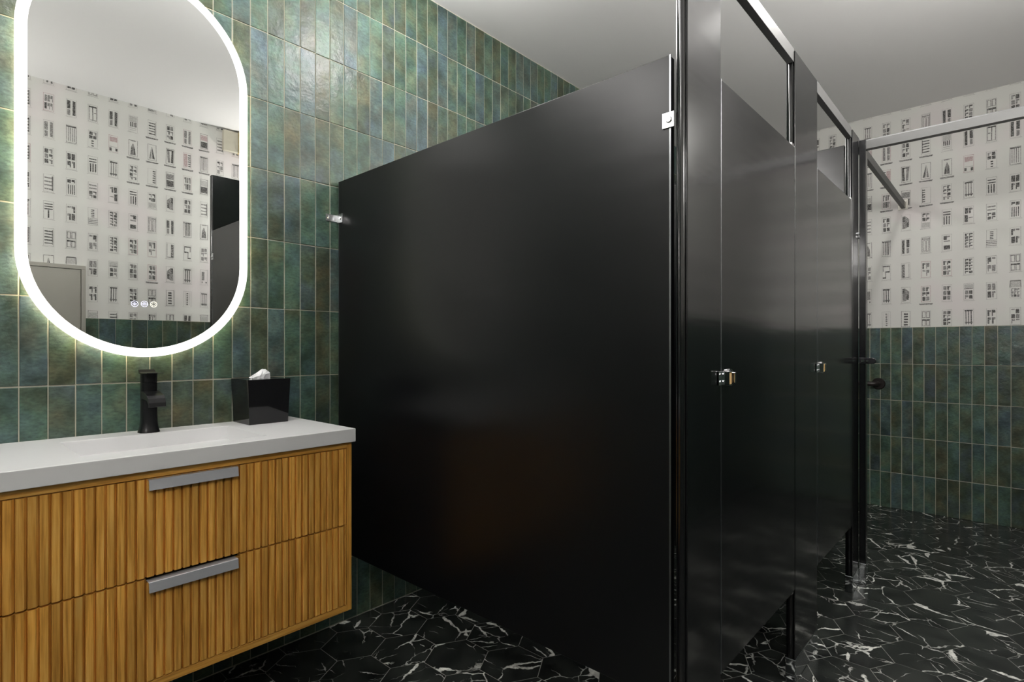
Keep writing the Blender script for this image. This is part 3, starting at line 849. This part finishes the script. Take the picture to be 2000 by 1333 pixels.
# ------------------------------------------------------------------ tap
FX, FY = 0.4875, 1.938
tap = thing('basin_faucet', (FX, FY, Z1), 'matte black single-hole basin faucet with a flat curved spout', 'faucet')
def sq(r, z, cy=FY, n=32, p=3.0, ry=None):
    ry = ry or r
    out = []
    for i in range(n):
        a = 2*math.pi*i/n; c_, s_ = math.cos(a), math.sin(a)
        out.append((FX + r*math.copysign(abs(c_)**(2/p), c_), cy + ry*math.copysign(abs(s_)**(2/p), s_), z))
    return out
MB().rings([sq(.0275, Z1+.0002), sq(.0275, Z1+.002), sq(.0255, Z1+.008), sq(.0232, Z1+.018), sq(.0216, Z1+.032), sq(.0208, Z1+.055), sq(.0206, Z1+.150)], 0).build('body', M['matte_black'], tap, smooth=True)
MB().rings([sq(.0200, Z1+.1506), sq(.0200, Z1+.1528)], 0).build('collar', M['matte_black'], tap)
# lever: block plus thin plate reaching forward
lev = MB().rings([sq(.0208, Z1+.153), sq(.0208, Z1+.163), sq(.0212, Z1+.1785)], 0)
pr = [(FY + .023, Z1 + .1900), (FY + .020, Z1 + .1780), (FY - .006, Z1 + .1775), (FY - .066, Z1 + .1800), (FY - .066, Z1 + .1822), (FY - .004, Z1 + .1802), (FY + .012, Z1 + .1830)]
lev.prism(pr, lambda a, b_, t: (t, a, b_), FX - .0215, FX + .0215)
lev.build('lever', M['matte_black'], tap, bevel=.0006)
# spout: a flat channel that arches and drops
up = [(FY - .010, Z1 + .126), (FY - .030, Z1 + .124), (FY - .052, Z1 + .120), (FY - .070, Z1 + .115), (FY - .080, Z1 + .107), (FY - .086, Z1 + .095), (FY - .088, Z1 + .083)]
lo = [(FY - .083, Z1 + .081), (FY - .081, Z1 + .090), (FY - .074, Z1 + .097), (FY - .062, Z1 + .101), (FY - .045, Z1 + .102), (FY - .028, Z1 + .103), (FY - .010, Z1 + .103)]
MB().prism(up + lo, lambda a, b_, t: (t, a, b_), FX - .0225, FX + .0225).build('spout', M['matte_black'], tap, bevel=.0012)

# ------------------------------------------------------------------ tissue box
tb = thing('tissue_box_cover', (0.820, 1.926, Z1), 'glossy black cube tissue box cover on the grey countertop', 'tissue box')
q = MB()
cx, cy = 0.8170, 1.9215
def sqr(h, z): return [(cx - h, cy - h, z), (cx + h, cy - h, z), (cx + h, cy + h, z), (cx - h, cy + h, z)]
zb, zt = Z1 + .0003, Z1 + 0.150
slot = [(cx - .035 + .0*0, cy - .018, 0)]
rings_ = [sqr(.0655, zb), sqr(.0712, zt)]
q.rings(rings_, 0, True, False)
# top with an oval slot
n = 24; outer = []
for i in range(n):
    a = 2*math.pi*i/n + math.pi/4
    c_, s_ = math.cos(a), math.sin(a); mxs = max(abs(c_), abs(s_))
    outer.append((cx + .0712*c_/mxs, cy + .0712*s_/mxs, zt))
inner = [(cx + .036*math.cos(2*math.pi*i/n + math.pi/4), cy + .018*math.sin(2*math.pi*i/n + math.pi/4), zt) for i in range(n)]
inner2 = [(a, b_, zt - .006) for a, b_, c_ in inner]
q.rings([outer, inner, inner2], 0, False, True)
q.build('cover', M['resin'], tb)
ts = thing('tissue', (cx, cy, zt), 'crumpled white tissue poking out of the black tissue box cover', 'tissue')
q = MB(); rg = random.Random(3); R = []
n = 18
for lv, (rx, ry, z) in enumerate(((.026, .011, -.005), (.029, .013, .002), (.030, .014, .012), (.022, .011, .020), (.012, .006, .027), (.003, .002, .031))):
    ring = []
    for i in range(n):
        a = 2*math.pi*i/n; jt = 1 + 0.22*math.sin(i*2.4 + lv*0.9) + rg.uniform(-.1, .1)
        ring.append((cx - .006 + rx*math.cos(a)*jt + (lv*.0016 if lv > 2 else 0), cy - .006 + ry*math.sin(a)*jt, zt + z + (rg.uniform(-.002, .002) + (.006*math.cos(a) if 1 < lv < 5 else 0))))
    R.append(ring)
q.rings(R, 0)
q.build('tissue_sheet', M['tissue'], ts)

# ------------------------------------------------------------------ stall partitions
T = 0.029       # pilaster thickness
ZT = 2.093
def pilaster_profile(x0, x1):
    """outline in plan: flat faces, half-round edge mouldings behind a small groove"""
    yf, ybk = YD, YD + T; r = 0.0098; pts = []
    e = 0.0075
    cyy = (yf + ybk) / 2 + .001
    # left edge, from back to front
    pts += [(x0 + .0125, ybk), (x0 + .0045, ybk), (x0 + .0040, cyy + r + .0012), (x0 + .0052, cyy + r)]
    for i in range(11):
        a = math.pi/2 + math.pi*i/10
        pts.append((x0 + .0098*0.62 + 0.0 + .0060*math.cos(a)*1.0, cyy + r*math.sin(a)))
    pts += [(x0 + .0052, cyy - r), (x0 + .0026, cyy - r - .0008), (x0, yf + .0024), (x0 + .0004, yf + .0006), (x0 + .0012, yf)]
    # right edge, mirrored
    pts += [(x1 - .0012, yf), (x1 - .0004, yf + .0006), (x1, yf + .0024), (x1 - .0026, cyy - r - .0008), (x1 - .0052, cyy - r)]
    for i in range(11):
        a = -math.pi/2 + math.pi*i/10
        pts.append((x1 - .0098*0.62 + .0060*math.cos(a), cyy + r*math.sin(a)))
    pts += [(x1 - .0052, cyy + r), (x1 - .0040, cyy + r + .0012), (x1 - .0045, ybk), (x1 - .0125, ybk)]
    return pts
def pilaster(x0, x1, label, top=ZT):
    t = thing('stall_pilaster', ((x0+x1)/2, YD + T/2, 0), label, 'partition post', 'black stall pilasters')
    MB().prism(pilaster_profile(x0, x1), lambda a, b_, z: (a, b_, z), 0.006, top).build('post', M['steel'], t, smooth=True, angle=19)
    q = MB(); yf, ybk = YD - .0015, YD + T + .0015
    q.box(x0 - .0015, yf, 0.0004, x1 + .0015, ybk, 0.074)
    q.build('shoe', M['shoe'], t, bevel=.0025)
    return t
p1 = pilaster(XP, 1.3415, 'wide black stall pilaster at the end of the big side panel, nearest the vanity')
p2 = pilaster(1.970, 2.2485, 'black stall pilaster between the two closed stall doors')
p3 = pilaster(2.858, 2.9915, 'narrow black stall pilaster beyond the farther stall door, at the aisle corner')

# corner post turned towards the aisle
cp = thing('corner_post', (3.01, 0.512, 0), 'thin black metal corner post ending the stall row beside the wallpapered far wall', 'partition post')
MB().box(2.993, 0.4985, 0.006, 3.036, 0.5255, 2.079).build('post', M['steel'], cp, bevel=.0018)
MB().box(2.9915, 0.4970, 0.0004, 3.0375, 0.5257, 0.100).build('shoe', M['shoe'], cp, bevel=.002)
# latch keeper
q = MB()
kz = 1.047
pr = [(0.5235, kz - .014), (0.5235, kz + .014), (0.470, kz + .014)] + [(0.470 - .014*math.sin(math.pi*i/8), kz + .014*math.cos(math.pi*i/8)) for i in range(1, 8)] + [(0.470, kz - .014)]
q.prism(pr, lambda a, b_, t: (t, a, b_), 2.9795, 2.9925)
kp = q.build('latch_keeper', M['dark'], cp, bevel=.002)
MB().cyl((2.9795, 0.508, kz), (2.9745, 0.508, kz), .006).build('screw', M['chrome'], kp, smooth=True)
MB().cyl((2.9795, 0.490, kz), (2.9745, 0.490, kz), .005).build('screw', M['chrome'], kp, smooth=True)
MB().cyl((2.983, 0.5265, 1.6245), (2.983, 0.520, 1.6245), .008).build('cap_nut', M['chrome'], p3, smooth=True)
MB().cyl((2.975, 0.527, 1.640), (2.975, 0.521, 1.640), .005).build('cap_nut', M['chrome'], p3, smooth=True)

# panels running back to the tiled wall
PZ0, PZ1 = 0.300, 1.7727
def panel(x0, label, front=0.566, PZ1=PZ1, mk='steel_side', lips=True):
    t = thing('toilet_partition', (x0 + .0125, 1.27, PZ0), label, 'toilet partition', 'black stall side panels')
    q = MB()
    yb_ = YA - .013
    q.box(x0, front + .004, PZ0, x0 + .025, yb_, PZ1)
    q.build('sheet', M[mk], t, bevel=.0015)
    if not lips: return t
    q = MB().box(x0 - .0008, front, PZ0, x0 + .003, front + .0042, PZ1)
    q.build('edge_lip', M['lip'], t)
    q = MB().box(x0 - .0008, yb_, PZ0, x0 + .003, yb_ + .003, PZ1)
    q.build('edge_lip', M['lip'], t)
    return t
pa = panel(XP, 'big black side panel running from the tiled wall to the nearest pilaster')
panel(2.097, 'black side panel between the two closed stalls, mostly hidden behind the doors')
panel(2.912, 'black side panel beyond the farther stall, its top showing above the door', PZ1=2.047, mk='steel', lips=False)

def bracket(x, y0, y1, z, label, wall=False):
    t = thing('panel_bracket', (x, (y0+y1)/2, z), label, 'bracket', 'chrome panel brackets')
    h = 0.0175
    q = MB().box(x - .0035, y0, z - h, x - .0008, y1, z + h)
    if wall:
        q.box(x - .052, YA - .0060, z - h*0.75, x - .0008, YA - .0028, z + h*0.75)
        q.box(x - .0035, y1, z - h, x - .0008, YA - .0028, z + h)
    q.build('plate', M['clip'], t, bevel=.0005)
    yc = y0 + (y1 - y0)*0.42
    MB().cyl((x - .0034, yc, z), (x - .0068, yc, z), .0075, .0055).build('screw', M['chrome'], t, smooth=True)
    if wall:
        MB().cyl((x - .040, YA - .0060, z), (x - .040, YA - .0085, z), .006, .0045).build('screw', M['chrome'], t, smooth=True)
    return t
bracket(XP, 0.557, 0.586, 1.6245, 'upper chrome bracket joining the big side panel to its pilaster')
bracket(XP, 1.958, 1.992, 1.6245, 'upper chrome bracket fixing the big side panel to the green tiled wall', True)

# doors
def door(x0, x1, label):
    t = thing('stall_door', ((x0+x1)/2, YD + .013, 0.306), label, 'door', 'black stall doors')
    q = MB().box(x0 + .0035, YD + .0005, 0.306, x1 - .0035, YD + .0255, PZ1)
    q.build('leaf', M['steel'], t, bevel=.0015)
    MB().box(x0 + .0003, YD - .0002, 0.306, x0 + .0038, YD + .004, PZ1).build('edge_lip', M['lip'], t)
    # thumb-turn latch: rosette and turn piece
    lz = 1.035; lx = x0 + .050
    l = MB().cyl((lx, YD + .001, lz), (lx, YD - .006, lz), .0225, .0215, 32).build('latch', M['chrome'], t, smooth=True)
    MB().cyl((lx, YD - .0055, lz), (lx, YD - .0075, lz), .018, .018, 32).build('latch_face', M['dark'], l, smooth=True)
    MB().box(lx - .003, YD - .018, lz - .014, lx + .003, YD - .0073, lz + .014).build('thumb_turn', M['chrome'], l, bevel=.0015)
    # pivots at the hinge side
    q = MB().box(x1 - .030, YD + .002, PZ1 - .004, x1 - .008, YD + .022, PZ1 + .010)
    q.cyl((x1 - .012, YD + .012, PZ1 - .022), (x1 - .012, YD + .012, PZ1 + .012), .006)
    q.box(x1 - .0035, YD + .002, PZ1 - .055, x1 + .0005, YD + .012, PZ1 + .004)
    q.build('top_hinge', M['chrome'], t, bevel=.001)
    q = MB().box(x1 - .026, YD + .003, .298, x1 - .004, YD + .021, .308)
    q.cyl((x1 - .008, YD + .012, .296), (x1 - .008, YD + .012, .322), .005)
    q.build('bottom_hinge', M['chrome'], t, bevel=.001)
    return t
door(1.3415, 1.970, 'closed black stall door nearest the camera, beside the wide pilaster')
door(2.2485, 2.858, 'closed black stall door farther from the camera, beside the aisle corner')
def keeper(x, label):
    t = thing('latch_strike', (x, YD, 1.035), label, 'door hardware', 'chrome latch strikes')
    z = 1.035
    q = MB().box(x - .020, YD - .0040, z - .017, x - .0005, YD - .0016, z + .017)
    q.box(x - .003, YD - .022, z - .017, x - .0005, YD - .0040, z + .017)
    q.box(x - .003, YD - .022, z + .0150, x + .024, YD - .0045, z + .017)
    q.build('plate', M['chrome'], t, bevel=.0006)
    for dz in (-.009, .009):
        MB().cyl((x - .013, YD - .0040, z + dz), (x - .013, YD - .0062, z + dz), .004).build('screw', M['chrome'], t, smooth=True)
    MB().box(x + .0005, YD - .0205, z - .0150, x + .017, YD - .0030, z + .0148).build('inset', M['inset'], t, bevel=.0015)  # tan block held inside the strike
keeper(1.3415, 'chrome latch strike with tan bumper on the nearer stall door')
keeper(2.2485, 'chrome latch strike with tan bumper on the farther stall door')

# head rails
def rail_x(x0, x1, label, flange=False):
    t = thing('head_rail', ((x0+x1)/2, YD + .016, 2.057), label, 'rail', 'grey overhead stall rails')
    pr = [(YD + .0035, 2.057), (YD + .0255, 2.057), (YD + .0255, 2.100), (YD + .020, 2.106), (YD + .008, 2.106), (YD + .0035, 2.100)]
    MB().prism(pr, lambda a, b_, t_: (t_, a, b_), x0, x1).build('bar', M['alu'], t, bevel=.0008)
    if flange:
        q = MB().box(x1 - .001, YD - .012, 2.048, x1 + .0035, YD + .044, 2.118)
        q.box(x1 - .03, YD + .0255, 2.060, x1, YD + .029, 2.100)
        q.box(x1 - .03, YD + .0005, 2.060, x1, YD + .0035, 2.100)
        q.build('wall_flange', M['satin'], t, bevel=.0008)
rail_x(1.3425, 1.9690, 'grey overhead rail above the nearer stall door')
rail_x(2.2495, 2.8570, 'grey overhead rail above the farther stall door')
rail_x(2.9930, XB - .0045, 'grey overhead rail from the aisle corner back to the papered far wall', True)
t = thing('head_rail', (3.012, 0.04, 2.034), 'long grey overhead rail crossing in front of the wallpapered far wall, at right', 'rail', 'grey overhead stall rails')
pr = [(2.9945, 2.034), (3.0285, 2.034), (3.0285, 2.072), (3.022, 2.079), (3.001, 2.079), (2.9945, 2.072)]
MB().prism(pr, lambda a, b_, t_: (a, t_, b_), YC + .0045, 0.4980).build('bar', M['alu'], t, bevel=.0008)
MB().box(2.980, YC + .0005, 2.022, 3.043, YC + .0045, 2.092).build('wall_flange', M['satin'], t, bevel=.0008)

# ------------------------------------------------------------------ grab bar on the far wall
gb = thing('grab_bar', (XB, 1.15, 0.854), 'dark bronze grab bar with round flange on the green tiled far wall', 'grab bar')
XW = XB - .0030
pts = [(XW - .003, 0.684, 0.854), (XW - .022, 0.686, 0.854), (XW - .034, 0.692, 0.854), (XW - .044, 0.706, 0.854), (XW - .048, 0.726, 0.854), (XW - .048, 1.0, .854),
       (XW - .048, 1.560, 0.854), (XW - .044, 1.580, 0.854), (XW - .034, 1.594, 0.854), (XW - .022, 1.600, 0.854), (XW - .003, 1.602, 0.854)]
MB().tube(pts, .016, 20).build('bar', M['bronze'], gb, smooth=True)
for y in (0.684, 1.602):
    MB().cyl((XW, y, .854), (XW - .006, y, .854), .041, .036, 36).build('flange', M['bronze'], gb, smooth=True)

# ------------------------------------------------------------------ things on the wall behind the camera (seen in the mirror)
dsp = thing('towel_cabinet', (0.53, YC, 0.42), 'recessed satin steel paper towel cabinet seen in the mirror at lower left', 'towel dispenser')
X0_, X1_, Z0_, Z1_ = 0.31, 0.742, 0.42, 1.621
q = MB()
fy = YC + .003
q.box(X0_, fy, Z1_ - .024, X1_, fy + .022, Z1_); q.box(X0_, fy, Z0_, X1_, fy + .022, Z0_ + .024)
q.box(X0_, fy, Z0_ + .024, X0_ + .022, fy + .022, Z1_ - .024); q.box(X1_ - .022, fy, Z0_ + .024, X1_, fy + .022, Z1_ - .024)
q.build('frame', M['satin'], dsp, bevel=.001)
MB().box(X0_ + .0245, fy, 1.000, X1_ - .0245, fy + .018, Z1_ - .0265).build('door', M['satin'], dsp, bevel=.002)
MB().box(X0_ + .0245, fy, Z0_ + .0265, X1_ - .0245, fy + .018, 0.900).build('waste_bin', M['satin'], dsp, bevel=.002)
MB().box(X0_ + .022, fy, 0.900, X1_ - .022, fy + .004, 1.000).build('recess', M['dark'], dsp)
ac = thing('wall_alarm', (1.63, YC, 2.57), 'small beige box fixed high on the papered wall, seen in the mirror', 'alarm')
MB().box(1.555, YC + .003, 2.570, 1.660, YC + .035, 2.722).build('housing', M['beige'], ac, bevel=.004)
MB().box(1.660, YC + .003, 2.568, 1.700, YC + .045, 2.724).build('lens', M['tan_plastic'], ac, bevel=.003)
